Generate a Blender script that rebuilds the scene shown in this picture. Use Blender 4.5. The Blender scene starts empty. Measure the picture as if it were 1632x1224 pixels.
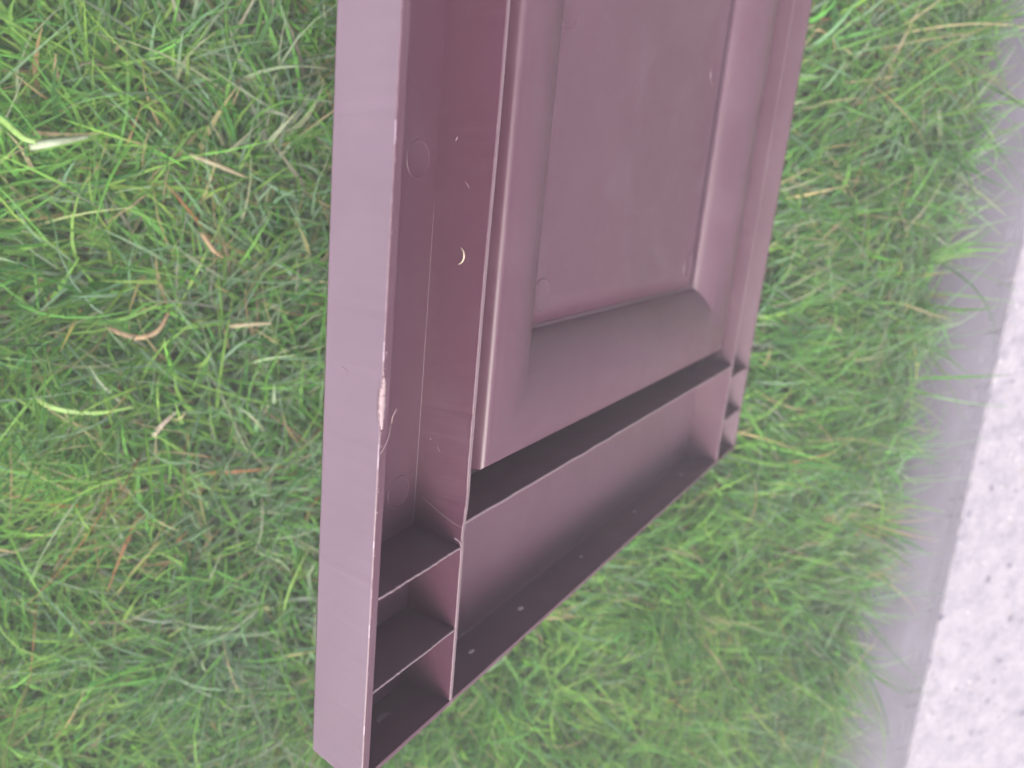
import bpy, bmesh, math, random
import numpy as np
from mathutils import Vector, Matrix
random.seed(7)
rng = np.random.default_rng(11)
S = bpy.context.scene
COL = S.collection
R = math.radians

# ------------------------------------------------------------------ camera
cam_d = bpy.data.cameras.new("camera")
cam = bpy.data.objects.new("camera", cam_d)
COL.objects.link(cam)
S.camera = cam
cam_d.sensor_width = 36.0
cam_d.lens = 28.317
cam_d.clip_start = 0.005
cam_d.clip_end = 500.0
ROT = Matrix(((0.9386782, 0.0034609, -0.3447771),
              (0.0920790, 0.9611166, 0.2603389),
              (0.3322720, -0.2761212, 0.9018605)))
cam.matrix_world = Matrix.Translation((-0.0249972, 0.1666045, 0.4399761)) @ ROT.to_4x4()
cam_d.dof.use_dof = True
cam_d.dof.focus_distance = 0.235
cam_d.dof.aperture_fstop = 12.0

# ------------------------------------------------------------------ sky, sun, exposure
SUN_EL, SUN_AZ = R(59), R(200)          # azimuth measured clockwise from +Y
W = bpy.data.worlds.new("World")
S.world = W
W.use_nodes = True
nt = W.node_tree
nt.nodes.clear()
wo = nt.nodes.new("ShaderNodeOutputWorld")
bg = nt.nodes.new("ShaderNodeBackground")
sky = nt.nodes.new("ShaderNodeTexSky")
sky.sky_type = 'NISHITA'
sky.sun_disc = False
sky.sun_elevation = SUN_EL
sky.sun_rotation = SUN_AZ
sky.air_density = 1.0
sky.dust_density = 9.0
sky.ozone_density = 1.0
hs = nt.nodes.new("ShaderNodeHueSaturation")
hs.inputs["Saturation"].default_value = 0.55
nt.links.new(sky.outputs[0], hs.inputs["Color"])
nt.links.new(hs.outputs[0], bg.inputs["Color"])
bg.inputs["Strength"].default_value = 0.15
nt.links.new(bg.outputs[0], wo.inputs["Surface"])
sd = bpy.data.lights.new("sun", 'SUN')
sd.energy = 0.75
sd.angle = R(35)
sd.color = (1.0, 0.97, 0.93)
sun = bpy.data.objects.new("sun", sd)
COL.objects.link(sun)
dirv = Vector((math.sin(SUN_AZ) * math.cos(SUN_EL), math.cos(SUN_AZ) * math.cos(SUN_EL), math.sin(SUN_EL)))
sun.rotation_euler = dirv.to_track_quat('Z', 'Y').to_euler()
S.view_settings.view_transform = 'Standard'
S.view_settings.look = 'None'
S.view_settings.gamma = 1.0
S.view_settings.exposure = 1.40
S.render.engine = 'CYCLES'
S.cycles.max_bounces = 8
S.cycles.diffuse_bounces = 5
S.cycles.glossy_bounces = 3
S.cycles.transmission_bounces = 4


# ------------------------------------------------------------------ materials
def new_mat(name):
    m = bpy.data.materials.new(name)
    m.use_nodes = True
    t = m.node_tree
    t.nodes.clear()
    o = t.nodes.new("ShaderNodeOutputMaterial")
    p = t.nodes.new("ShaderNodeBsdfPrincipled")
    t.links.new(p.outputs[0], o.inputs["Surface"])
    return m, t, p, o


def noise(t, scale, detail=4, rough=0.55, vec=None):
    n = t.nodes.new("ShaderNodeTexNoise")
    n.inputs["Scale"].default_value = scale
    n.inputs["Detail"].default_value = detail
    n.inputs["Roughness"].default_value = rough
    if vec is not None:
        t.links.new(vec, n.inputs["Vector"])
    return n


def ramp(t, src, stops):
    r = t.nodes.new("ShaderNodeValToRGB")
    e = r.color_ramp.elements
    while len(e) < len(stops):
        e.new(0.5)
    for k, (pos, c) in enumerate(stops):
        e[k].position = pos
        e[k].color = (c[0], c[1], c[2], 1)
    t.links.new(src, r.inputs[0])
    return r


def mixc(t, fac, a, b, mode='MIX'):
    m = t.nodes.new("ShaderNodeMix")
    m.data_type = 'RGBA'
    m.blend_type = mode
    for sock, v in ((m.inputs[0], fac), (m.inputs[6], a), (m.inputs[7], b)):
        if isinstance(v, (int, float)):
            sock.default_value = v
        elif isinstance(v, tuple):
            sock.default_value = (v[0], v[1], v[2], 1)
        else:
            t.links.new(v, sock)
    return m


def plastic(name, base, rough, dust=0.25):
    m, t, p, o = new_mat(name)
    tc = t.nodes.new("ShaderNodeTexCoord")
    big = noise(t, 14, 3, 0.5, tc.outputs["Object"])
    c = ramp(t, big.outputs["Fac"], [(0.3, tuple(v * 0.93 for v in base)), (0.7, tuple(v * 1.07 for v in base))])
    # flow marks along the moulding direction
    mp = t.nodes.new("ShaderNodeMapping")
    mp.inputs["Scale"].default_value = (260, 14, 260)
    t.links.new(tc.outputs["Object"], mp.inputs["Vector"])
    fl = noise(t, 1.0, 4, 0.6, mp.outputs[0])
    fr = ramp(t, fl.outputs["Fac"], [(0.45, (0, 0, 0)), (0.75, (1, 1, 1))])
    # fine specks of dust
    sp = t.nodes.new("ShaderNodeTexVoronoi")
    sp.inputs["Scale"].default_value = 130
    t.links.new(tc.outputs["Object"], sp.inputs["Vector"])
    sr = ramp(t, sp.outputs["Distance"], [(0.03, (1, 1, 1)), (0.075, (0, 0, 0))])
    wn = ramp(t, sp.outputs["Color"], [(0.80, (0, 0, 0)), (0.84, (1, 1, 1))])
    mul = t.nodes.new("ShaderNodeMath")
    mul.operation = 'MULTIPLY'
    t.links.new(sr.outputs[0], mul.inputs[0])
    t.links.new(wn.outputs[0], mul.inputs[1])
    mul2 = t.nodes.new("ShaderNodeMath")
    mul2.operation = 'MULTIPLY'
    mul2.inputs[1].default_value = dust
    t.links.new(mul.outputs[0], mul2.inputs[0])
    # film of dust in large patches
    film = noise(t, 33, 6, 0.7, tc.outputs["Object"])
    fr2 = ramp(t, film.outputs["Fac"], [(0.5, (0, 0, 0)), (0.8, (0.10, 0.10, 0.10))])
    c1 = mixc(t, fr2.outputs[0], c.outputs[0], (0.22, 0.18, 0.20))
    c2 = mixc(t, mul2.outputs[0], c1.outputs[2], (0.32, 0.27, 0.28))
    t.links.new(c2.outputs[2], p.inputs["Base Color"])
    rr = ramp(t, film.outputs["Fac"], [(0.3, (rough - 0.05,) * 3), (0.75, (rough + 0.1,) * 3)])
    t.links.new(rr.outputs[0], p.inputs["Roughness"])
    grain = noise(t, 2600, 2, 0.6, tc.outputs["Object"])
    b = t.nodes.new("ShaderNodeBump")
    b.inputs["Strength"].default_value = 0.12
    b.inputs["Distance"].default_value = 0.0002
    t.links.new(grain.outputs["Fac"], b.inputs["Height"])
    b2 = t.nodes.new("ShaderNodeBump")
    b2.inputs["Strength"].default_value = 0.10
    b2.inputs["Distance"].default_value = 0.0004
    t.links.new(fl.outputs["Fac"], b2.inputs["Height"])
    t.links.new(b.outputs[0], b2.inputs["Normal"])
    t.links.new(b2.outputs[0], p.inputs["Normal"])
    p.inputs["IOR"].default_value = 1.5
    p.inputs["Specular IOR Level"].default_value = 0.6
    return m


M_PLASTIC = plastic("plum_brown_plastic", (0.068, 0.0245, 0.0425), 0.42)
M_SHEEN = plastic("sky_sheen_plastic", (0.158, 0.108, 0.150), 0.38, 0.15)  # sky reflection painted into the base colour, paler and bluer
M_CUT = plastic("trimmed_plastic_edge", (0.13, 0.085, 0.10), 0.5, 0.1)
M_SCUFF = plastic("scraped_plastic", (0.24, 0.165, 0.18), 0.6, 0.1)


def blade_mat():
    m, t, p, o = new_mat("grass_blades")
    a = t.nodes.new("ShaderNodeAttribute")
    a.attribute_name = "tint"
    tc = t.nodes.new("ShaderNodeTexCoord")
    n = noise(t, 420, 3, 0.6, tc.outputs["Object"])
    r = ramp(t, n.outputs["Fac"], [(0.3, (0.82, 0.82, 0.82)), (0.7, (1.15, 1.15, 1.15))])
    c = mixc(t, 1.0, a.outputs["Color"], r.outputs[0], 'MULTIPLY')
    t.links.new(c.outputs[2], p.inputs["Base Color"])
    p.inputs["Roughness"].default_value = 0.65
    p.inputs["Specular IOR Level"].default_value = 0.25
    tr = t.nodes.new("ShaderNodeBsdfTranslucent")
    g = mixc(t, 1.0, c.outputs[2], (1.0, 1.12, 0.55), 'MULTIPLY')
    t.links.new(g.outputs[2], tr.inputs["Color"])
    mx = t.nodes.new("ShaderNodeMixShader")
    mx.inputs[0].default_value = 0.5
    t.links.new(p.outputs[0], mx.inputs[1])
    t.links.new(tr.outputs[0], mx.inputs[2])
    t.links.new(mx.outputs[0], o.inputs["Surface"])
    return m


M_BLADE = blade_mat()


def soil_mat():
    m, t, p, o = new_mat("soil_and_thatch")
    tc = t.nodes.new("ShaderNodeTexCoord")
    n = noise(t, 90, 8, 0.7, tc.outputs["Object"])
    c = ramp(t, n.outputs["Fac"], [(0.3, (0.055, 0.055, 0.030)), (0.5, (0.09, 0.12, 0.05)), (0.7, (0.19, 0.17, 0.10))])
    far = noise(t, 3, 6, 0.6, tc.outputs["Object"])
    c2 = ramp(t, far.outputs["Fac"], [(0.35, (0.045, 0.085, 0.02)), (0.65, (0.075, 0.12, 0.03))])
    mm = mixc(t, 0.35, c.outputs[0], c2.outputs[0])
    t.links.new(mm.outputs[2], p.inputs["Base Color"])
    p.inputs["Roughness"].default_value = 0.95
    b = t.nodes.new("ShaderNodeBump")
    b.inputs["Distance"].default_value = 0.004
    t.links.new(n.outputs["Fac"], b.inputs["Height"])
    t.links.new(b.outputs[0], p.inputs["Normal"])
    return m


def border_mat():
    m, t, p, o = new_mat("trowelled_concrete")
    tc = t.nodes.new("ShaderNodeTexCoord")
    mp = t.nodes.new("ShaderNodeMapping")
    mp.inputs["Scale"].default_value = (34, 18, 40)
    t.links.new(tc.outputs["Object"], mp.inputs["Vector"])
    n = noise(t, 1, 7, 0.65, mp.outputs[0])
    c = ramp(t, n.outputs["Fac"], [(0.3, (0.064, 0.058, 0.076)), (0.55, (0.094, 0.086, 0.111)), (0.75, (0.130, 0.119, 0.150))])
    f = noise(t, 700, 4, 0.7, tc.outputs["Object"])
    c2 = mixc(t, 0.25, c.outputs[0], ramp(t, f.outputs["Fac"], [(0.35, (0.07, 0.065, 0.077)), (0.6, (0.19, 0.178, 0.20))]).outputs[0])
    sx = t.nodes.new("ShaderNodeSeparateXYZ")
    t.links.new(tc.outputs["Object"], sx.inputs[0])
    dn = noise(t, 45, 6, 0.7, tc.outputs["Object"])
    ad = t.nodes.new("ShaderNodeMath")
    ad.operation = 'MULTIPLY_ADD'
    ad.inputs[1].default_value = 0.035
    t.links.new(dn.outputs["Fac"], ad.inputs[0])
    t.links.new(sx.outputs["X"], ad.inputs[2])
    edge_shade = ramp(t, ad.outputs[0], [(0.482, (0.9, 0.9, 0.9)), (0.535, (0.1, 0.1, 0.1))])  # shadow beside the grass painted in as a darker tone
    c3 = mixc(t, edge_shade.outputs[0], c2.outputs[2], (0.050, 0.043, 0.058))
    t.links.new(c3.outputs[2], p.inputs["Base Color"])
    p.inputs["Roughness"].default_value = 0.85
    b = t.nodes.new("ShaderNodeBump")
    b.inputs["Strength"].default_value = 0.5
    b.inputs["Distance"].default_value = 0.0008
    t.links.new(f.outputs["Fac"], b.inputs["Height"])
    t.links.new(b.outputs[0], p.inputs["Normal"])
    return m


def aggregate_mat():
    m, t, p, o = new_mat("worn_speckled_concrete")
    tc = t.nodes.new("ShaderNodeTexCoord")
    n = noise(t, 75, 9, 0.75, tc.outputs["Object"])
    c = ramp(t, n.outputs["Fac"], [(0.33, (0.145, 0.135, 0.168)), (0.5, (0.215, 0.198, 0.232)), (0.72, (0.29, 0.265, 0.29))])
    # scattered dark grains, irregular
    wv = noise(t, 260, 3, 0.6, tc.outputs["Object"])
    va = t.nodes.new("ShaderNodeVectorMath")
    va.operation = 'SCALE'
    va.inputs["Scale"].default_value = 0.008
    t.links.new(wv.outputs["Color"], va.inputs[0])
    vb = t.nodes.new("ShaderNodeVectorMath")
    t.links.new(tc.outputs["Object"], vb.inputs[0])
    t.links.new(va.outputs[0], vb.inputs[1])
    out = c.outputs[0]
    for sc, lo, hi, thr, col in ((95, 0.20, 0.40, 0.80, (0.07, 0.06, 0.10)), (150, 0.2, 0.40, 0.82, (0.09, 0.08, 0.11)), (260, 0.16, 0.36, 0.72, (0.13, 0.11, 0.14)),
                                 (170, 0.16, 0.32, 0.84, (0.24, 0.175, 0.145)), (210, 0.2, 0.36, 0.80, (0.42, 0.40, 0.40))):
        v = t.nodes.new("ShaderNodeTexVoronoi")
        v.inputs["Scale"].default_value = sc
        t.links.new(vb.outputs[0], v.inputs["Vector"])
        a = ramp(t, v.outputs["Distance"], [(lo, (1, 1, 1)), (hi, (0, 0, 0))])
        s = ramp(t, v.outputs["Color"], [(thr, (0, 0, 0)), (thr + 0.04, (0.9, 0.9, 0.9))])
        k = t.nodes.new("ShaderNodeMath")
        k.operation = 'MULTIPLY'
        t.links.new(a.outputs[0], k.inputs[0])
        t.links.new(s.outputs[0], k.inputs[1])
        out = mixc(t, k.outputs[0], out, col).outputs[2]
    t.links.new(out, p.inputs["Base Color"])
    p.inputs["Roughness"].default_value = 0.9
    b = t.nodes.new("ShaderNodeBump")
    b.inputs["Strength"].default_value = 0.7
    b.inputs["Distance"].default_value = 0.0015
    t.links.new(n.outputs["Fac"], b.inputs["Height"])
    t.links.new(b.outputs[0], p.inputs["Normal"])
    return m


def simple(name, col, rough=0.6, sc=300, var=0.25):
    m, t, p, o = new_mat(name)
    tc = t.nodes.new("ShaderNodeTexCoord")
    n = noise(t, sc, 5, 0.65, tc.outputs["Object"])
    c = ramp(t, n.outputs["Fac"], [(0.3, tuple(v * (1 - var) for v in col)), (0.7, tuple(min(1, v * (1 + var)) for v in col))])
    t.links.new(c.outputs[0], p.inputs["Base Color"])
    p.inputs["Roughness"].default_value = rough
    return m


# ------------------------------------------------------------------ helpers
def tag(o, label=None, cat=None, group=None, kind=None):
    if label: o["label"] = label
    if cat: o["category"] = cat
    if group: o["group"] = group
    if kind: o["kind"] = kind
    return o


def mesh_obj(name, verts, faces, mat, parent=None, smooth=False):
    me = bpy.data.meshes.new(name)
    me.from_pydata([tuple(v) for v in verts], [], faces)
    me.materials.append(mat)
    bm = bmesh.new()
    bm.from_mesh(me)
    bmesh.ops.recalc_face_normals(bm, faces=bm.faces)
    bm.to_mesh(me)
    bm.free()
    if smooth:
        for p in me.polygons:
            p.use_smooth = True
    o = bpy.data.objects.new(name, me)
    COL.objects.link(o)
    if parent:
        o.parent = parent
    return o


def bevel(o, w, seg=2, ang=35):
    b = o.modifiers.new("round", 'BEVEL')
    b.width = w
    b.segments = seg
    b.limit_method = 'ANGLE'
    b.angle_limit = R(ang)
    b.harden_normals = False
    return o


def loft(name, sections, mat, parent, closed_ends=True, smooth=False):
    """sections: a list of equal-length closed outlines"""
    n = len(sections[0])
    v = [p for s in sections for p in s]
    f = []
    for i in range(len(sections) - 1):
        for j in range(n):
            a, b = i * n + j, i * n + (j + 1) % n
            f.append((a, b, b + n, a + n))
    if closed_ends:
        f.append(tuple(range(n))[::-1])
        f.append(tuple((len(sections) - 1) * n + j for j in range(n)))
    return mesh_obj(name, v, f, mat, parent, smooth)


def wob(seed, amp, scale):
    """smooth 1-D noise"""
    r = random.Random(seed)
    ph = [(r.uniform(0, 6.28), r.uniform(0.6, 2.2), r.uniform(0.4, 1.0)) for _ in range(6)]
    return lambda s: amp * sum(a * math.sin(s / scale * k * 6.28 + p) for p, k, a in ph) / 2.5


# ================================================================== the setting
def sheet(name, x0, x1, y0, y1, z, mat, nx=1, ny=1, wav=0.0):
    v, f = [], []
    for j in range(ny + 1):
        for i in range(nx + 1):
            x = x0 + (x1 - x0) * i / nx
            y = y0 + (y1 - y0) * j / ny
            v.append((x, y, z + (wav * math.sin(x * 31 + y * 17) if wav else 0)))
    for j in range(ny):
        for i in range(nx):
            a = j * (nx + 1) + i
            f.append((a, a + 1, a + nx + 2, a + nx + 1))
    return mesh_obj(name, v, f, mat)


ground = sheet("ground", -60, 60, -60, 60, -0.012, soil_mat())
tag(ground, kind="structure", label="bare soil and thatch under the lawn")

# soil rises under the lawn beside the pavement (a close, slightly lumpy bed)
bed_v, bed_f = [], []
NX, NY = 110, 130
wx, wy = wob(3, 0.003, 0.21), wob(4, 0.003, 0.27)
for j in range(NY + 1):
    for i in range(NX + 1):
        x = -1.0 + 1.452 * i / NX
        y = -1.1 + 2.5 * j / NY
        e = min(1.0, i / 2, (NX - i) / 1.0, j / 2, (NY - j) / 2)
        bed_v.append((x, y, -0.016 + e * (0.016 + 0.5 * wx(x) + 0.5 * wy(y) + 0.001 * math.sin(x * 190) * math.sin(y * 170))))
for j in range(NY):
    for i in range(NX):
        a = j * (NX + 1) + i
        bed_f.append((a, a + 1, a + NX + 2, a + NX + 1))
bed = mesh_obj("soil_bed", bed_v, bed_f, soil_mat(), smooth=True)
tag(bed, kind="structure", label="soil bed of the lawn beside the pavement")


def edge_x(y):      # the line where the smooth border meets the speckled field
    return 0.5285 - 0.043 * y


PW = wob(21, 0.0012, 0.22)
PW3, PW4 = wob(22, 0.0011, 0.018), wob(23, 0.0006, 0.011)
sec = []
for k in range(901):
    y = -1.4 + 3.2 * k / 900
    e = edge_x(y)
    x0 = 0.4560 + PW(y) * 1.6
    sec.append([(x0, y, -0.05), (x0, y, -0.001), (x0 + 0.006, y, 0.0035), (x0 + 0.015, y, 0.0052), (e - 0.014, y, 0.0060), (e - 0.0085 + PW3(y), y, 0.0078 + PW4(y)),
                (e - 0.0055, y, 0.0062), (e - 0.0035, y, 0.0060), (e - 0.001 + PW3(y), y, 0.0070 + PW4(y)), (e + 0.0030, y, 0.0070), (e + 0.0030, y, -0.05)])
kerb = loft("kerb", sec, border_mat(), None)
tag(kerb, kind="structure", label="smooth grey trowelled concrete edge band beside the lawn")
sec = []
PW2 = wob(5, 0.0012, 0.02)
for k in range(401):
    y = -1.4 + 3.2 * k / 400
    e = edge_x(y) + 0.0034
    sec.append([(e, y, -0.05), (e, y, 0.0040), (e + 0.0025 + PW2(y), y, 0.0070), (2.2, y, 0.0080), (2.2, y, -0.05)])
pave = loft("pavement", sec, aggregate_mat(), None)
tag(pave, kind="structure", label="pale speckled concrete pavement right of the grey band")

# ================================================================== the shutter
TH = R(40)
SH = bpy.data.objects.new("window_shutter", None)
COL.objects.link(SH)
SH.location = (0, 0, 0.3665 * math.sin(TH) + 0.004)
SH.rotation_euler = (0, TH, 0)
SH.empty_display_size = 0.05
tag(SH, "plum brown moulded plastic shutter lying back side up, ribbed frame around a recessed panel", "shutter")
mm = 0.001
LEN = 1.02                      # whole length, most of it out of the picture
XR = 0.36654                    # mirror: x -> XR - x
DZ = 0.02237
ZF = 0.0031
YI = -0.0003                    # inner face of the end wall at the floor


def mx(x, side):
    return x if side == 0 else XR - x


def side_wall(side):
    secs = []
    n = 340
    w1, w2, w3 = wob(31 + side, 0.00013, 0.02), wob(41 + side, 0.0002, 0.3), wob(51 + side, 0.00010, 0.006)
    for k in range(n + 1):
        s = (k / n) ** 1.35
        y = -0.0010 + s * (LEN + 0.0012)
        tp = max(0.0, 1 - (y + 0.001) / 0.004) if side == 0 or True else 0
        rim = 0.0006 if k == 0 else 0
        o = w1(y) + w3(y)
        nick = 0.0
        if side == 0:
            nick = 0.0011 * max(0, 1 - abs((y - 0.1095) / 0.0062) ** 4)
        yy = [y, y, y, y, y, y]
        pts = [(0.0012 + 0.0012 * tp, 0.0), (0.0, 0.0013), (-0.00346 + o * 0.4, DZ - 0.0003), (-0.00320 + o + nick, DZ - nick * 0.35),
               (-0.00060 + w2(y) * 0.3, DZ), (0.0030, ZF + 0.00005)]
        pts = [(mx(a + w2(y) * 0.0, side), b) for a, b in pts]
        ex = [0.0025, 0.0008, 0.0, 0.0, 0.0, 0.0]
        dr = 0.0012
        secs.append([(a, y + (tp * 0.0 if k else 0) + (ex[i] if k == 0 else 0) + (dr * (b / DZ) if k == 0 else 0), b) for i, (a, b) in enumerate(pts)])
        secs[-1].append((mx(0.0030, side), y + (0.0025 if k == 0 else 0), 0.0))
    o = loft("side_wall", secs, M_PLASTIC, SH)
    o.data.materials.append(M_SHEEN)          # sky reflection on the outside, put in as a paler colour
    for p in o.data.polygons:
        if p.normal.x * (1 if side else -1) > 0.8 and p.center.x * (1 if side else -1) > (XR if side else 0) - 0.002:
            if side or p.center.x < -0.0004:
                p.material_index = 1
    bevel(o, 0.00022, 2, 40)
    return o


wall_l = side_wall(0)
wall_r = side_wall(1)
tag(wall_l, label="pale sheened long side wall on the left with a torn rim")


def end_wall(y_base, sgn):
    """wall across the end; sgn +1: interior lies towards +y"""
    secs = []
    n = 220
    a, b = -0.00058, XR + 0.00058
    w1 = wob(61 + sgn, 0.00016, 0.03)
    for k in range(n + 1):
        s = k / n
        x = a + (b - a) * s
        sh = lambda z: (0.0036 * (1 - z / DZ)) * (1 - 2 * s)      # the side walls lean outwards
        pr = [(-0.0016, 0.0), (-0.0022, 0.0016), (0.0006 + w1(x), DZ - 0.0002), (0.0026 + 0.5 * w1(x), DZ - 0.00002), (0.0003, ZF), (0.0003, 0.0)]
        secs.append([(x + sh(z), y_base + sgn * yy, z) for yy, z in pr])
    o = loft("end_wall", secs, M_PLASTIC, SH)
    bevel(o, 0.0003, 2, 40)
    return o


ew = end_wall(0.0, 1)
ew2 = end_wall(LEN, -1)
tag(ew, label="end wall with small clip marks on its dark inner face")

XD, XC, RW = 0.03818, 0.03933, 0.0013
PE, PF = 0.0527, 0.0918          # panel edge and field edge
Y2, Y3, Y4, Y5, Y6 = 0.02792, 0.05585, 0.06343, 0.07376, 0.1135
ZP, ZQ = 0.01834, 0.0065
YM = 0.60                        # far end of the first panel opening


def front_board():
    """the flat front skin: stiles and rails with two openings for the pressed panels"""
    v, f = [], []
    xs = [0.0031, PE - 0.0012, XR - PE + 0.0012, XR - 0.0031]
    ys = [0.0004, Y5 - 0.0012, YM + 0.0012, YM + 0.055 - 0.0012, LEN - Y5 + 0.0012, LEN - 0.0004]
    for z in (0.0002, ZF):
        for y in ys:
            for x in xs:
                v.append((x, y, z))
    nx, ny = 4, 6
    idx = lambda i, j, k: k * nx * ny + j * nx + i
    solid = lambda i, j: 0 <= i < 3 and 0 <= j < 5 and not (i == 1 and j in (1, 3))
    for j in range(5):
        for i in range(3):
            if not solid(i, j):
                continue
            f.append((idx(i, j, 1), idx(i + 1, j, 1), idx(i + 1, j + 1, 1), idx(i, j + 1, 1)))
            f.append((idx(i, j, 0), idx(i, j + 1, 0), idx(i + 1, j + 1, 0), idx(i + 1, j, 0)))
            if not solid(i - 1, j): f.append((idx(i, j, 0), idx(i, j, 1), idx(i, j + 1, 1), idx(i, j + 1, 0)))
            if not solid(i + 1, j): f.append((idx(i + 1, j, 0), idx(i + 1, j + 1, 0), idx(i + 1, j + 1, 1), idx(i + 1, j, 1)))
            if not solid(i, j - 1): f.append((idx(i, j, 0), idx(i + 1, j, 0), idx(i + 1, j, 1), idx(i, j, 1)))
            if not solid(i, j + 1): f.append((idx(i, j + 1, 0), idx(i, j + 1, 1), idx(i + 1, j + 1, 1), idx(i + 1, j + 1, 0)))
    return mesh_obj("frame_board", v, f, M_PLASTIC, SH)


board = front_board()


def cut_top(o):
    """the trimmed top edges are a little paler than the faces"""
    o.data.materials.append(M_CUT)
    for p in o.data.polygons:
        if p.normal.z > 0.55:
            p.material_index = 1


def long_rib(side):
    secs = []
    n = 420
    w1, w2, w3 = wob(71 + side, 0.00035, 0.16), wob(81 + side, 0.00012, 0.01), wob(91 + side, 0.00008, 0.004)
    for k in range(n + 1):
        y = 0.0006 + (LEN - 0.0012) * (k / n) ** 1.25
        bow = w1(y)
        bump = 0.0009 * math.exp(-((y - 0.073) / 0.006) ** 2) - 0.0009 * math.exp(-((y - 0.0595) / 0.004) ** 2) if side == 0 else 0
        rough = (w2(y) + w3(y)) * (2.4 if side == 0 and 0.052 < y < 0.10 else 1.0)
        t = bow + 0.6 * bump
        pts = [(XC, ZF), (XD + t + rough * 0.4, DZ - 0.0004), (XD + t + 0.00015 + rough * 0.5, DZ - 0.00005 + rough * 0.3),
               (XD + t + RW - 0.0001 - rough * 0.4, DZ - 0.00005), (XD + t + RW, DZ - 0.0004), (XC + RW + 0.0003, ZF)]
        secs.append([(mx(a, side), y, b) for a, b in pts])
    o = loft("long_rib", secs, M_PLASTIC, SH)
    cut_top(o)
    return o


rib_l = long_rib(0)
rib_r = long_rib(1)


def fin(name, xa_top, xb_top, xa_bot, xb_bot, y, th, seed, ztop=DZ - 0.0002, lean=0.0, parent=SH, mat=M_PLASTIC):
    """thin cross rib between two longitudinal walls"""
    secs = []
    n = 60
    w1, w2 = wob(seed, 0.00012, 0.03), wob(seed + 1, 0.00010, 0.004)
    for k in range(n + 1):
        s = k / n
        xt = xa_top + (xb_top - xa_top) * s
        xb = xa_bot + (xb_bot - xa_bot) * s
        jy = w1(xt)
        jz = w2(xt)
        secs.append([(xb, y - th * 0.6, ZF - 0.0005), (xt, y - th * 0.5 + jy, ztop + jz - 0.0002), (xt, y - th * 0.2 + jy, ztop + jz),
                     (xt, y + th * 0.3 + jy, ztop + jz), (xt, y + th * 0.5 + jy, ztop + jz - 0.0002), (xb, y + th * 0.7, ZF - 0.0005)])
    o = loft(name, secs, mat, parent)
    cut_top(o)
    return o


k = 200
for side in (0, 1):
    for y in (Y2, Y3, LEN - Y2, LEN - Y3):
        a = (-0.0004, XD + 0.0002, 0.0028, XC + 0.0003)
        if side:
            a = tuple(XR - q for q in (a[1], a[0], a[3], a[2]))
        fin("cross_rib", a[0], a[1], a[2], a[3], y, 0.0009, k)
        k += 7
for y in (Y4, YM + 0.0100, YM + 0.0450, LEN - Y4):
    fin("rail_rib", XD + RW - 0.0002, XR - XD - RW + 0.0002, XC + RW, XR - XC - RW, y, 0.0011, k)
    k += 7


def panel(ya, yb, parent):
    """pressed panel: shoulder, rounded sloping border, flat field; one smooth skin 2.2 mm thick"""
    root = None
    # profile measured inwards from the panel's outer edge
    prof = [(0.0, ZF - 0.0004), (0.00035, 0.010), (0.0008, 0.0155)]
    rr = 0.0024
    for i in range(7):
        a = math.pi - i * (math.pi / 2) / 6
        prof.append((0.0009 + rr + rr * math.cos(a), ZP - rr + rr * math.sin(a)))
    bw = PF - PE
    x0 = prof[-1][0]
    for i in range(1, 33):
        s = math.sin(i / 32 * math.pi / 2) ** 1.1
        xx = x0 + (bw - x0 - 0.0006) * s
        h = (ZP - ZQ)
        z = ZQ + 0.0004 + (h - 0.0004) * (1 - min(s, 0.9995) ** 1.9) ** 0.62 + 0.0020 * math.sin(math.pi * s ** 0.85)
        prof.append((xx, z))
    # short steep fillet where the border meets the field
    prof += [(bw + 0.0001, ZQ + 0.00015), (bw + 0.0008, ZQ)]
    v, f = [], []
    m = 10                        # points along each side
    for (d, z) in prof:
        xa, xb, y0, y1 = PE + d, XR - PE - d, ya + d, yb - d
        ring = [(xa, y0), (xb, y0), (xb, y1), (xa, y1)]
        for q in range(4):
            p0, p1 = ring[q], ring[(q + 1) % 4]
            for s in range(m):
                u = s / m
                v.append((p0[0] + (p1[0] - p0[0]) * u, p0[1] + (p1[1] - p0[1]) * u, z))
    nr = 4 * m
    for i in range(len(prof) - 1):
        for j in range(nr):
            a, b = i * nr + j, i * nr + (j + 1) % nr
            f.append((a, b, b + nr, a + nr))
    border = mesh_obj("panel_border", v, f, M_PLASTIC, parent, smooth=True)
    try:
        border.data.set_sharp_from_angle(angle=R(32))
    except Exception:
        pass
    so = border.modifiers.new("skin", 'SOLIDIFY')
    so.thickness = 0.0021
    so.offset = -1
    # the flat field
    d = prof[-1][0] - 0.00002
    xa, xb, y0, y1 = PE + d, XR - PE - d, ya + d, yb - d
    nx, ny = 24, 44
    v, f = [], []
    for j in range(ny + 1):
        for i in range(nx + 1):
            u, w = i / nx, j / ny
            edge = min(1, 6 * min(u, 1 - u, w, 1 - w))
            sag = 0.00008 * edge * math.sin(u * 5.1 + 1) * math.sin(w * 9 + 0.6)
            v.append((xa + (xb - xa) * u, y0 + (y1 - y0) * w, ZQ + sag))
    for j in range(ny):
        for i in range(nx):
            a = j * (nx + 1) + i
            f.append((a, a + 1, a + nx + 2, a + nx + 1))
    field = mesh_obj("field", v, f, M_PLASTIC, border, smooth=True)
    so = field.modifiers.new("skin", 'SOLIDIFY')
    so.thickness = 0.0021
    so.offset = -1
    return border, field


border, field = panel(Y5, YM, SH)
border2, field2 = panel(YM + 0.055, LEN - Y5, SH)


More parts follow.
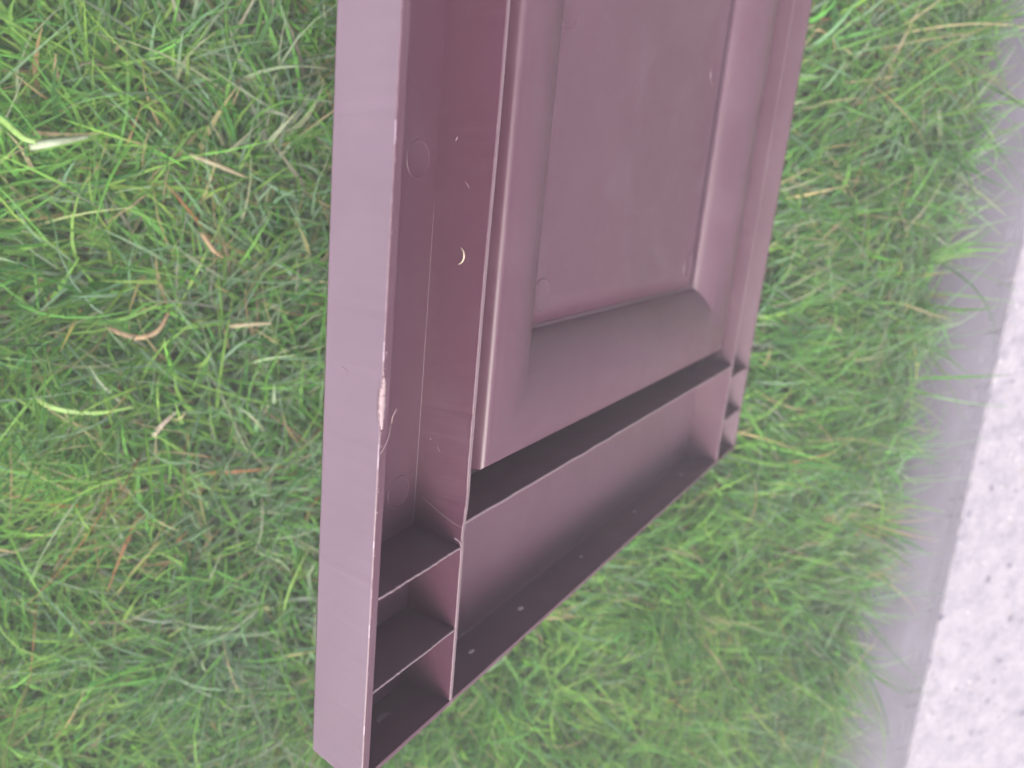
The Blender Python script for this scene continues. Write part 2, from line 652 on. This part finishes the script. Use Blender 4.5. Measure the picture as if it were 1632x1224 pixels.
def disc_mark(x, y, z, r, parent, axis='z', tall=1.0, mat=None, ring=True, lift=1.0):
    """round moulding mark: a low disc with a raised lip"""
    prof = [(1.0, -0.0001), (0.985, 0.00006), (0.96, 0.00015), (0.93, 0.00015), (0.89, 0.00006), (0.84, 0.00004), (0.0, 0.00004)] if ring else \
           [(1.0, -0.0001), (0.95, 0.0002), (0.7, 0.0003), (0.0, 0.0003)]
    prof = [(q, h * lift if h > 0 else h) for q, h in prof]
    n = 40
    v, f = [], []
    for (q, h) in prof[:-1]:
        for s in range(n):
            a = 2 * math.pi * s / n
            u, w = q * r * math.cos(a), q * r * tall * math.sin(a)
            v.append((x + u, y + w, z + h) if axis == 'z' else (x + u, y + h, z + w))
    c = len(v)
    h = prof[-1][1]
    v.append((x, y, z + h) if axis == 'z' else (x, y + h, z))
    for i in range(len(prof) - 2):
        for j in range(n):
            a, b = i * n + j, i * n + (j + 1) % n
            f.append((a, b, b + n, a + n))
    for j in range(n):
        f.append(((len(prof) - 2) * n + j, (len(prof) - 2) * n + (j + 1) % n, c))
    return mesh_obj("moulding_mark", v, f, mat or M_PLASTIC, parent, smooth=True)


for x, y in ((0.0310, 0.0705), (0.0310, 0.166), (0.0310, 0.262), (XR - 0.031, 0.0705), (XR - 0.031, 0.166)):
    disc_mark(x, y, ZF, 0.0052, board, lift=1.3)
for x, y in ((0.1023, 0.1236), (0.1015, 0.2165), (0.2625, 0.1250), (0.2595, 0.2195), (0.1015, 0.31), (0.2595, 0.314), (0.1015, 0.404), (0.2595, 0.404)):
    disc_mark(x, y, ZQ + 0.00006, 0.0062, field, lift=2.0)

# clip marks on the end wall's inner face (the face leans: y grows with height)
fy = lambda z: 0.0003 + (0.0026 - 0.0003) * (z - ZF) / (DZ - ZF)
m_slot = simple("pale_clip_plastic", (0.33, 0.27, 0.29), 0.5)
for (x, z, rx, tall) in ((0.0665, 0.0122, 0.0017, 0.5), (0.1025, 0.0115, 0.0017, 0.62), (0.2219, 0.0108, 0.0012, 1.0), (0.2919, 0.0118, 0.0012, 1.0), (0.158, 0.0110, 0.0009, 0.9)):
    o = disc_mark(x, fy(z) - 0.0001, z, rx, ew, 'y', tall, m_slot, ring=False)
    o.name = "clip_mark"
o = disc_mark(0.0212, fy(0.0106) - 0.0001, 0.0106, 0.0031, ew, 'y', 0.8, M_CUT, lift=1.6)

# thin paler beads: crease highlights painted in, plus small gusset lines
def bead(pts, parent, r=0.00022, mat=None):
    o = strand("highlight_gusset_bead", pts, r, mat or M_CUT, parent, 5)
    return o


# torn, bleached nick on the left rim
secs = []
n = 40
w1, w2 = wob(301, 0.00035, 0.004), wob(302, 0.0002, 0.0015)
for q in range(n + 1):
    s = q / n
    y = 0.1030 + 0.0130 * s
    wdt = 0.00085 * (math.sin(math.pi * min(1, max(0.02, s))) ** 0.45) + w2(y)
    wdt = max(0.0002, wdt)
    c = -0.0028 + w1(y) * 0.35
    secs.append([(c - wdt, y, DZ - 0.00100), (c - wdt * 0.8, y, DZ - 0.00016 + w2(y) * 0.4), (c + wdt * 0.2, y, DZ + 0.00016 + w2(y) * 0.6),
                 (c + wdt, y, DZ + 0.00005), (c + wdt * 0.9, y, DZ - 0.0006)])
nick = loft("torn_edge", secs, M_SCUFF, wall_l, smooth=True)
tag(nick, label="pale scraped patch torn along the rim of the left wall")


def strand(name, pts, r, mat, parent=None, sides=6):
    """thin tube through points"""
    P = [Vector(p) for p in pts]
    # resample with Catmull-Rom
    Q, RR = [], []
    for i in range(len(P) - 1):
        p0, p1, p2, p3 = P[max(i - 1, 0)], P[i], P[i + 1], P[min(i + 2, len(P) - 1)]
        for s in range(7):
            u = s / 7
            Q.append(0.5 * ((2 * p1) + (p2 - p0) * u + (2 * p0 - 5 * p1 + 4 * p2 - p3) * u * u + (3 * p1 - p0 - 3 * p2 + p3) * u ** 3))
    Q.append(P[-1])
    v, f = [], []
    for i, q in enumerate(Q):
        d = (Q[min(i + 1, len(Q) - 1)] - Q[max(i - 1, 0)]).normalized()
        a = d.orthogonal().normalized()
        b = d.cross(a)
        s = i / (len(Q) - 1)
        rad = r(s) if callable(r) else r
        for k2 in range(sides):
            an = 2 * math.pi * k2 / sides
            v.append(q + (a * math.cos(an) + b * math.sin(an)) * rad)
    for i in range(len(Q) - 1):
        for k2 in range(sides):
            a, b = i * sides + k2, i * sides + (k2 + 1) % sides
            f.append((a, b, b + sides, a + sides))
    f.append(tuple(range(sides))[::-1])
    f.append(tuple((len(Q) - 1) * sides + s for s in range(sides)))
    return mesh_obj(name, v, f, mat, parent, smooth=True)


# plastic thread left from trimming, hanging from the rim
thr = strand("plastic_thread", [(-0.0030, 0.0970, DZ + 0.0002), (-0.0008, 0.1000, DZ + 0.0004), (0.0012, 0.1030, DZ - 0.0005),
                                (0.0022, 0.1032, DZ - 0.001), (0.0016, 0.1050, DZ - 0.0004), (0.0020, 0.1068, DZ + 0.0002), (0.0026, 0.1070, DZ)],
             0.00010, M_SCUFF, wall_l)
thr.name = "plastic_thread"
# burrs along trimmed edges
rb = random.Random(5)
v, f = [], []


def burr(x, y, z, s):
    b = len(v)
    d = Vector((rb.uniform(-1, 1), rb.uniform(-1, 1), rb.uniform(0.1, 1))).normalized() * s
    w = Vector((rb.uniform(-1, 1), rb.uniform(-1, 1), rb.uniform(-1, 1))).normalized() * s * 0.3
    h = d.cross(w).normalized() * s * 0.18
    c = Vector((x, y, z))
    v.extend([c + w, c - w, c + h, c + d])
    f.extend([(b, b + 1, b + 3), (b + 1, b + 2, b + 3), (b + 2, b, b + 3), (b, b + 2, b + 1)])


for _ in range(46):
    burr(-0.0031, rb.uniform(0, 0.24), DZ - 0.0001, rb.uniform(0.0003, 0.0007))
for _ in range(26):
    burr(-0.0029, rb.gauss(0.11, 0.007), DZ, rb.uniform(0.0003, 0.0008))
burrs = mesh_obj("rim_burrs", v, f, M_SCUFF, wall_l)
burrs["kind"] = "stuff"
v, f = [], []
for _ in range(70):
    burr(XD + rb.uniform(0.0002, 0.0011), rb.uniform(0.02, 0.12) if rb.random() < .5 else rb.gauss(0.075, 0.008), DZ - 0.0001, rb.uniform(0.0003, 0.0007))
burrs2 = mesh_obj("rib_burrs", v, f, M_CUT, rib_l)
burrs2["kind"] = "stuff"

bead([(XC - 0.00005, y, ZF + 0.0001) for y in (0.058, 0.08, 0.11, 0.14, 0.155)], rib_l, lambda q: 0.00015 * (1 - 0.6 * q))  # highlight along the floor crease, put in as a paler bead
bead([(x, YI + 0.0007, ZF + 0.0001) for x in (XC + 0.002, 0.12, 0.2, 0.28, XR - XC - 0.002)], ew, 0.00020)  # same painted highlight along the end wall crease
xr0 = lambda z: XC + (XD - XC) * (z - ZF) / (DZ - ZF)
bead([(xr0(z) - 0.0001, y, z) for z, y in ((0.006, 0.0672), (0.010, 0.0655), (0.015, 0.0638), (0.019, 0.0628), (0.0222, 0.0624))], rib_l, lambda q: 0.00012 + 0.00034 * q)
bead([(XD - 0.0002, 0.0565, DZ - 0.0001), (XD - 0.0016, 0.0585, DZ - 0.0002), (XD - 0.0034, 0.0600, DZ - 0.0009)], rib_l, 0.00022)

# scratches and dust flecks on the faces
rs = random.Random(77)


def scratch(parent, p, q, wd, nrm, mat=M_SCUFF, n=8):
    p, q, nrm = Vector(p) * mm, Vector(q) * mm, Vector(nrm).normalized()
    d = (q - p)
    sdv = nrm.cross(d).normalized()
    vv, ff = [], []
    cv = rs.uniform(-0.12, 0.12) * d.length
    for i in range(n + 1):
        t = i / n
        c = p + d * t + sdv * cv * math.sin(math.pi * t)
        w = wd * mm * (0.25 + 0.75 * math.sin(math.pi * min(max(t, .04), .96))) * rs.uniform(0.7, 1.2) / 2
        vv += [c - sdv * w - nrm * 0.00002, c + nrm * 0.00007, c + sdv * w - nrm * 0.00002]
    for i in range(n):
        a = i * 3
        ff += [(a, a + 1, a + 4, a + 3), (a + 1, a + 2, a + 5, a + 4)]
    return mesh_obj("scratch_mark", vv, ff, mat, parent, smooth=True)


def wx_(z):
    return -3.46 * z / 22.37


NW = (-1, 0, -0.155)
for (y0_, z0_, y1_, z1_, w_) in ((115.2, 7.4, 114.4, 9.6, 0.30), (76.1, 17.0, 76.5, 21.3, 0.16), (72.4, 20.3, 72.9, 22.0, 0.30), (153.9, 19.4, 153.5, 20.5, 0.22), (193.6, 19.8, 193.2, 20.5, 0.35),
                             (140.6, 18.4, 140.3, 22.0, 0.14), (92.9, 2.2, 92.6, 2.7, 0.4), (54.0, 19.8, 53.4, 20.7, 0.3), (62, 18.5, 61.6, 21.9, 0.16)):
    scratch(wall_l, (wx_(z0_) - 0.02, y0_, z0_), (wx_(z1_) - 0.02, y1_, z1_), w_, NW)
for (x_, y_, x2, y2_, w_) in ((129, 179.2, 129.4, 181.4, 0.7), (129.3, 218.9, 129.6, 220.6, 0.7), (104, 146.8, 113.5, 150.2, 0.18), (147, 125.8, 147.8, 127, 0.6), (105, 142.5, 108, 143.4, 0.25),
                             (168, 164, 169, 165, 0.5), (200, 150.5, 203, 154, 0.2), (119, 133, 120, 133.6, 0.5)):
    scratch(field, (x_, y_, 6.53), (x2, y2_, 6.53), w_, (0, 0, 1), M_CUT)
for (x_, y_, x2, y2_, w_) in ((213.6, 44.2, 215, 46.6, 0.35), (150, 30, 151, 31.5, 0.4), (92, 38, 92.8, 39, 0.4), (262, 22, 263, 24, 0.4)):
    scratch(board, (x_, y_, 3.12), (x2, y2_, 3.12), w_, (0, 0, 1), M_CUT)
for (y0_, z0_, y1_, z1_, w_) in ((171.6, 9.2, 172.8, 9.8, 0.35), (161.4, 13.2, 159.8, 14.9, 0.22), (86.6, 7.4, 86.0, 7.9, 0.35), (84.9, 10.4, 83.4, 11.6, 0.12)):
    xr_ = lambda z: 39.33 + (38.18 - 39.33) * (z - 3.1) / 19.27
    scratch(rib_l, (xr_(z0_) - 0.12, y0_, z0_), (xr_(z1_) - 0.12, y1_, z1_), w_, (-1, 0, 0))

# small scuffs on the panel border
for (x, y, l, wd, an) in ((0.1865, 0.0835, 0.0052, 0.0011, 1.35), (0.1945, 0.0850, 0.0045, 0.0009, 1.25), (0.2040, 0.0826, 0.0050, 0.0010, 1.1), (0.1995, 0.0925, 0.0030, 0.0006, 0.6)):
    # height of the rounded border at this place
    def hz(yy):
        x0 = 0.0033
        s = max(0, min(1, (yy - Y5 - x0) / (PF - PE - x0 - 0.0006)))
        return ZQ + 0.0004 + (ZP - ZQ - 0.0004) * (1 - min(s, 0.9995) ** 1.9) ** 0.62 + 0.0020 * math.sin(math.pi * s ** 0.85)
    vv, ff = [], []
    n = 14
    for q in range(n + 1):
        s = q / n
        t = wd * math.sin(math.pi * min(max(s, 0.03), 0.97)) * (0.6 + 0.4 * math.sin(q * 2.3))
        t = abs(t) + 0.00008
        for e in (-1, 0, 1):
            px = x + math.cos(an) * l * (s - .5) - math.sin(an) * t * e * 0.5 + 0.0006 * math.sin(s * 3.1)
            py = y + math.sin(an) * l * (s - .5) + math.cos(an) * t * e * 0.5
            vv.append((px, py, hz(py) + (0.00014 if e == 0 else 0.00002)))
    for q in range(n):
        a = q * 3
        ff += [(a, a + 1, a + 4, a + 3), (a + 1, a + 2, a + 5, a + 4)]
    o = mesh_obj("scuff_mark", vv, ff, M_CUT, border, smooth=True)

# ================================================================== grass
PAL = {
    "green": (np.array([0.110, 0.262, 0.052]), 0.25),
    "deep": (np.array([0.060, 0.180, 0.045]), 0.26),
    "blue": (np.array([0.165, 0.262, 0.160]), 0.2),
    "yellow": (np.array([0.190, 0.345, 0.070]), 0.2),
    "straw": (np.array([0.330, 0.270, 0.150]), 0.25),
    "rust": (np.array([0.270, 0.120, 0.060]), 0.30),
    "grey": (np.array([0.270, 0.300, 0.215]), 0.20),
}
KEYS = list(PAL)
SEG = 6
V, F_, CL = [], [], []
ct, st = math.cos(TH), math.sin(TH)
h0 = SH.location.z


def field2d(seed, scale):
    r = np.random.default_rng(seed)
    k = r.normal(0, 1, (9, 2)) * (2 * math.pi / scale)
    p = r.uniform(0, 6.28, 9)
    return lambda x, y: np.sin(x[:, None] * k[:, 0] + y[:, None] * k[:, 1] + p).sum(1) / 3.0


f_dir, f_dir2, f_dead, f_yel, f_blue, f_den = (field2d(s, sc) for s, sc in ((1, .12), (2, .055), (3, .11), (4, .09), (5, .13), (6, .05)))


def under_shutter_clear(x, y):
    """room between soil and the shutter's front face above (x, y); large where there is none"""
    xs = x / ct
    z = h0 - x * st / ct
    inside = (xs > -0.02) & (xs < 0.3665) & (y > -0.03) & (y < LEN + 0.03)
    return np.where(inside, z, 9.0)


def blades(n, xr, yr, lmin, lmax, wmin, wmax, flat=0.0, probs=None, zoff=0.0, wscale=1.0, taper=True, skip=None):
    x = rng.uniform(*xr, n)
    y = rng.uniform(*yr, n)
    keep = np.ones(n, bool)
    if skip is not None:
        keep = ~((x > skip[0]) & (x < skip[1]) & (y > skip[2]) & (y < skip[3]))
    keep &= x < 0.4515 + 0.004 * np.sin(y * 90) + 0.003 * np.sin(y * 211)
    keep &= (f_den(x, y) + rng.uniform(-1.6, 1.6, n)) > -1.55
    x, y = x[keep], y[keep]
    n = len(x)
    L = lmin + (lmax - lmin) * rng.beta(2.0, 2.6, n)
    L *= 1 + 0.18 * np.clip(f_dir(x, y), -1, 1)
    w = wmin + (wmax - wmin) * rng.beta(1.6, 2.8, n)
    clear = under_shutter_clear(x, y)
    hd = 2.1 + 1.4 * f_dir(x, y) + 0.8 * f_dir2(x, y) + rng.normal(0, 1.05, n)
    lean0 = np.clip(rng.normal(0.55, 0.30, n), 0.05, 1.2) + flat
    lean1 = lean0 + np.clip(rng.normal(0.75, 0.45, n), 0.0, 1.9)
    # room: keep blades below and out of the shutter
    dx, dy = np.cos(hd), np.sin(hd)
    near = clear < 0.10
    L = np.where(near, np.minimum(L, np.maximum(clear - 0.006, 0.004) / np.maximum(np.cos(lean0) * 0.8 + 0.15, .3)), L)
    tx = x + dx * L * 0.8
    # blades right of the resting edge must not lean into it
    edge = 0.3665 * ct
    rgt = (x >= edge) & (tx < edge + 0.016) & (y > -0.06)
    hd = np.where(rgt, rng.uniform(-1.25, 1.25, n), hd)
    lft = (x < edge) & (tx > edge - 0.02) & (y > -0.06)
    L = np.where(lft & (x > 0.2), L * 0.5, L)
    rim = (x >= edge) & (x < edge + 0.02) & (y > -0.03)
    L = np.where(rim, L * 0.75, L)
    # in front of the end wall: keep clear of it
    fr = (y <= 0) & (y + np.sin(hd) * L > -0.003) & (clear < 0.06)
    hd = np.where(fr, -np.abs(hd), hd)
    dx, dy = np.cos(hd), np.sin(hd)
    tw = rng.uniform(-1.2, 1.2, n)
    side0 = hd + math.pi / 2
    cur = rng.normal(0, 0.35, n)
    px, py, pz = x.copy(), y.copy(), np.full(n, -0.003 + zoff) + rng.uniform(0, 0.003, n)
    t = np.linspace(0, 1, SEG + 1)
    P = np.zeros((n, SEG + 1, 2, 3))
    for i in range(SEG + 1):
        if i:
            a = lean0 + (lean1 - lean0) * (t[i] + t[i - 1]) / 2
            h = hd + cur * t[i] * 2
            s = L / SEG
            px = px + np.cos(h) * np.sin(a) * s
            py = py + np.sin(h) * np.sin(a) * s
            pz = np.maximum(pz + np.cos(a) * s, 0.001)
        ww = w * ((1 - max(0, (t[i] - 0.35) / 0.65) ** 1.6) if taper else (1 - 0.25 * t[i])) * (0.75 + 0.25 * min(1, t[i] * 4)) * 0.5
        ww = np.maximum(ww, 0.00012)
        sd_ = side0 + cur * t[i] * 2
        tilt = tw * t[i]
        ox, oy, oz = np.cos(sd_) * np.cos(tilt) * ww, np.sin(sd_) * np.cos(tilt) * ww, np.sin(tilt) * ww
        P[:, i, 0] = np.stack([px - ox, py - oy, pz - oz], 1)
        P[:, i, 1] = np.stack([px + ox, py + oy, pz + oz], 1)
    # nothing grows into or over the shutter
    sx = P[..., 0] * ct - (P[..., 2] - h0) * st
    sz = P[..., 0] * st + (P[..., 2] - h0) * ct
    hit = ((sx > -0.006) & (sx < 0.3735) & (P[..., 1] > -0.005) & (P[..., 1] < LEN + 0.005) & (sz > -0.001)).any(axis=(1, 2))
    # nothing into the pavement
    hit |= ((P[..., 0] > 0.4525) & (P[..., 2] < 0.0075)).any(axis=(1, 2))
    keep = ~hit
    P, x, y = P[keep], x[keep], y[keep]
    n = len(x)
    # colour of each blade
    pr = np.tile(np.array(probs if probs is not None else [0.41, 0.18, 0.20, 0.12, 0.045, 0.003, 0.042]), (n, 1))
    brown = 1 + 3.0 * np.exp(-((x - 0.005) / 0.05) ** 2 - ((y - 0.16) / 0.09) ** 2) + 1.2 * np.exp(-((x - 0.36) / 0.04) ** 2 - ((y - 0.24) / 0.12) ** 2)
    pr[:, 4] *= np.exp(1.0 * f_dead(x, y)) * brown
    pr[:, 5] *= np.exp(1.2 * f_dead(x, y)) * brown ** 0.6
    lush = 1 / (1 + np.exp((x + 0.055) / 0.012)) + 1 / (1 + np.exp((y + 0.06) / 0.03)) * ((x > 0.02) & (x < 0.36))
    veil_pale = 1 / (1 + np.exp(-(x - 0.385) / 0.025)) + np.exp(-((x - 0.01) / 0.04) ** 2)  # paler mix toward the pavement: lens veil put into the blade colour
    pr[:, 3] *= np.exp(0.9 * f_yel(x, y)) * (0.7 + 2.2 * lush)
    pr[:, 2] *= np.exp(0.9 * f_blue(x, y)) * (0.7 + 2.4 * veil_pale) / (1 + lush)
    pr[:, 6] *= 0.7 + 3.5 * veil_pale
    pr /= pr.sum(1, keepdims=True)
    u = rng.uniform(0, 1, n)
    ki = (pr.cumsum(1) < u[:, None]).sum(1).clip(0, 6)
    base = np.array([PAL[k_][0] for k_ in KEYS])[ki]
    var = np.array([PAL[k_][1] for k_ in KEYS])[ki]
    base = base * np.exp(rng.normal(0, 1, n) * var)[:, None] * np.exp(rng.normal(0, 0.07, (n, 3)))
    C = np.zeros((n, SEG + 1, 2, 4))
    C[..., 3] = 1
    sheath = np.array([0.26, 0.25, 0.15])
    for i in range(SEG + 1):
        b = max(0, 1 - t[i] / 0.28) * 0.55
        tip = max(0, (t[i] - 0.82) / 0.18)
        drytip = (rng.uniform(0, 1, n) < 0.25)[:, None] * tip * 0.6 if i == SEG else 0
        c = base * (1 - b) + sheath * b
        c = c * (1 - drytip) + np.array([0.34, 0.26, 0.14]) * drytip
        C[:, i, 0, :3] = c * 0.94
        C[:, i, 1, :3] = c * 1.06
    off = sum(len(a) for a in V)
    V.append(P.reshape(-1, 3))
    CL.append(C.reshape(-1, 4))
    base_i = off + np.arange(n)[:, None] * (SEG + 1) * 2
    q = np.arange(SEG)[None, :] * 2
    a = base_i + q
    F_.append(np.stack([a, a + 1, a + 3, a + 2], 2).reshape(-1, 4))


NEAR = (-0.30, 0.47, -0.46, 0.50)
blades(46000, NEAR[:2], NEAR[2:], 0.024, 0.070, 0.0012, 0.0036)
blades(34000, NEAR[:2], NEAR[2:], 0.04, 0.095, 0.0009, 0.0020, flat=0.15)
# dead thatch lying low, and clipped bits
blades(20000, NEAR[:2], NEAR[2:], 0.008, 0.03, 0.0008, 0.0022, flat=0.75, probs=[.16, .10, .08, .08, .38, .07, .13], taper=False)
blades(2600, NEAR[:2], NEAR[2:], 0.006, 0.020, 0.0009, 0.0022, flat=0.9, probs=[.10, .05, .10, .15, .38, .07, .15], zoff=0.016, taper=False)
# a coarser skirt of lawn round about, for other points of view
blades(60000, (-1.6, 0.47), (-1.6, 2.0), 0.03, 0.07, 0.003, 0.006, skip=NEAR)

Vn = np.concatenate(V)
Fn = np.concatenate(F_)
Cn = np.concatenate(CL)
me = bpy.data.meshes.new("grass")
me.vertices.add(len(Vn))
me.vertices.foreach_set("co", Vn.astype(np.float32).ravel())
me.loops.add(Fn.size)
me.loops.foreach_set("vertex_index", Fn.astype(np.int32).ravel())
me.polygons.add(len(Fn))
me.polygons.foreach_set("loop_start", (np.arange(len(Fn)) * 4).astype(np.int32))
me.polygons.foreach_set("use_smooth", np.ones(len(Fn), bool))
me.update(calc_edges=True)
at = me.attributes.new("tint", 'FLOAT_COLOR', 'POINT')
at.data.foreach_set("color", np.clip(Cn, 0, 1).astype(np.float32).ravel())
me.materials.append(M_BLADE)
grass = bpy.data.objects.new("grass", me)
COL.objects.link(grass)
tag(grass, "green unmown lawn grass with dry straw bits between the blades", kind="stuff")

# ================================================================== single dry stalks and bits one can tell apart
M_STRAW = simple("dry_straw", (0.218, 0.192, 0.113), 0.6, 500)
M_TAN = simple("curled_tan_straw", (0.225, 0.146, 0.08), 0.6, 500)
M_PALE = simple("bleached_stem", (0.225, 0.265, 0.179), 0.55, 500)
M_LIME = simple("lime_blade", (0.17, 0.29, 0.07), 0.45, 400)
M_HUSK = simple("pale_husk", (0.32, 0.27, 0.21), 0.6, 900)


def ribbon(name, pts, w, mat, label, cat, group=None):
    """a curved flat stalk with a folded mid line"""
    P = [Vector(p) - Vector((0, 0, 0.007)) for p in pts]
    Q = []
    for i in range(len(P) - 1):
        p0, p1, p2, p3 = P[max(i - 1, 0)], P[i], P[i + 1], P[min(i + 2, len(P) - 1)]
        for s in range(8):
            u = s / 8
            Q.append(0.5 * ((2 * p1) + (p2 - p0) * u + (2 * p0 - 5 * p1 + 4 * p2 - p3) * u * u + (3 * p1 - p0 - 3 * p2 + p3) * u ** 3))
    Q.append(P[-1])
    v, f = [], []
    for i, q in enumerate(Q):
        s = i / (len(Q) - 1)
        d = (Q[min(i + 1, len(Q) - 1)] - Q[max(i - 1, 0)]).normalized()
        a = d.cross(Vector((0, 0, 1))).normalized()
        up = a.cross(d)
        ww = w * (1 - 0.65 * s ** 3) * (0.8 + 0.2 * min(1, s * 6)) / 2
        v += [q - a * ww + up * ww * 0.35, q - up * ww * 0.1, q + a * ww + up * ww * 0.35, q - up * (ww * 0.1 + 0.00025)]
    for i in range(len(Q) - 1):
        for k2 in range(4):
            a, b = i * 4 + k2, i * 4 + (k2 + 1) % 4
            f.append((a, b, b + 4, a + 4))
    f.append((3, 2, 1, 0))
    e = (len(Q) - 1) * 4
    f.append((e, e + 1, e + 2, e + 3))
    o = mesh_obj(name, v, f, mat, smooth=True)
    tag(o, label, cat, group)
    return o


# position helper: world x, y of a point on the lawn
ribbon("dry_stalk", [(-0.036, 0.158, 0.038), (-0.024, 0.1545, 0.041), (-0.010, 0.1495, 0.038)], 0.0024, M_STRAW,
       "straight straw stalk lying on the grass near the top left", "dry stalk", "dry stalks on the lawn")
ribbon("dry_stalk", [(-0.072, 0.0760, 0.036), (-0.060, 0.0730, 0.041), (-0.051, 0.0765, 0.043), (-0.046, 0.0850, 0.040)], 0.0026, M_TAN,
       "curved orange tan stalk on the grass left of the shutter", "dry stalk", "dry stalks on the lawn")
ribbon("dry_stalk", [(-0.031, 0.1235, 0.042), (-0.026, 0.1160, 0.043), (-0.0215, 0.1120, 0.039)], 0.0022, M_TAN,
       "short bent tan stalk lying between the straw stalk and shutter", "dry stalk", "dry stalks on the lawn")
ribbon("dry_stalk", [(-0.054, 0.0230, 0.040), (-0.050, 0.0300, 0.044), (-0.043, 0.0360, 0.040)], 0.0024, M_HUSK,
       "whitish broken stalk, brightest of those left of the shutter", "dry stalk", "dry stalks on the lawn")
ribbon("grass_stem", [(-0.122, 0.176, 0.034), (-0.108, 0.166, 0.045), (-0.098, 0.1585, 0.050), (-0.087, 0.1600, 0.046)], 0.0032, M_LIME,
       "broad lime green grass stem bending in from the left edge", "grass stem")
ribbon("grass_stem", [(-0.098, 0.1555, 0.048), (-0.088, 0.1585, 0.051), (-0.076, 0.1620, 0.044)], 0.0034, M_PALE,
       "whitish sheathed stem crossing the end of the lime green stem", "grass stem")
ribbon("grass_stem", [(-0.108, 0.0500, 0.034), (-0.098, 0.0420, 0.046), (-0.080, 0.0380, 0.047), (-0.062, 0.0385, 0.040)], 0.0027, M_LIME,
       "long lime green blade low at the left edge of the photo", "grass stem")
ribbon("dry_stalk", [(-0.0190, 0.0780, 0.036), (-0.0100, 0.0800, 0.040), (0.0010, 0.0805, 0.038)], 0.0022, M_STRAW,
       "pale straw stalk pointing at the shutter's left wall", "dry stalk", "dry stalks on the lawn")
ribbon("dry_stalk", [(0.352, 0.0880, 0.030), (0.357, 0.0830, 0.034), (0.364, 0.0790, 0.030)], 0.0026, M_STRAW,
       "straw stalk on the grass right of the shutter", "dry stalk", "dry stalks on the lawn")

# pale curled husk lying in the left channel, against the rib's leaning face
hp = []
for q in range(9):
    a = -1.35 + 2.5 * q / 8
    hp.append((0.0, 0.0024 * math.sin(a), 0.0024 * math.cos(a) - 0.0018))
hx = 0.0383
pts = []
for (_, dy, dz) in hp:
    z = 0.0145 + dz * 0.9
    p = Vector((XC + (XD - XC) * (z - ZF) / (DZ - ZF) - 0.00035, 0.1415 + dy, z))
    pts.append(SH.matrix_basis @ p)
hk = strand("dry_husk", pts, lambda s: 0.00008 + 0.00022 * math.sin(math.pi * min(1, s * 0.85 + 0.05)), M_HUSK, None, 6)
tag(hk, "tiny pale curled husk stuck inside the left channel of the shutter", "husk")

# ================================================================== added volume that stands in for the veil of the lens
bm = bmesh.new(); bmesh.ops.create_cube(bm, size=1.0)
me = bpy.data.meshes.new("lens_veil"); bm.to_mesh(me); bm.free()
hz = bpy.data.objects.new("lens_veil", me); COL.objects.link(hz)
hz.scale = (122, 122, 1.52); hz.location = (0,0,-1.012+0.76)
m = bpy.data.materials.new("lens_veil"); m.use_nodes = True; t=m.node_tree; t.nodes.clear()
o=t.nodes.new("ShaderNodeOutputMaterial"); v=t.nodes.new("ShaderNodeVolumePrincipled")
v.inputs["Density"].default_value=0.14; v.inputs["Color"].default_value=(0.9,0.9,0.95,1)
t.links.new(v.outputs[0], o.inputs["Volume"]); me.materials.append(m)
tag(hz, "lens_veil", kind="stuff")
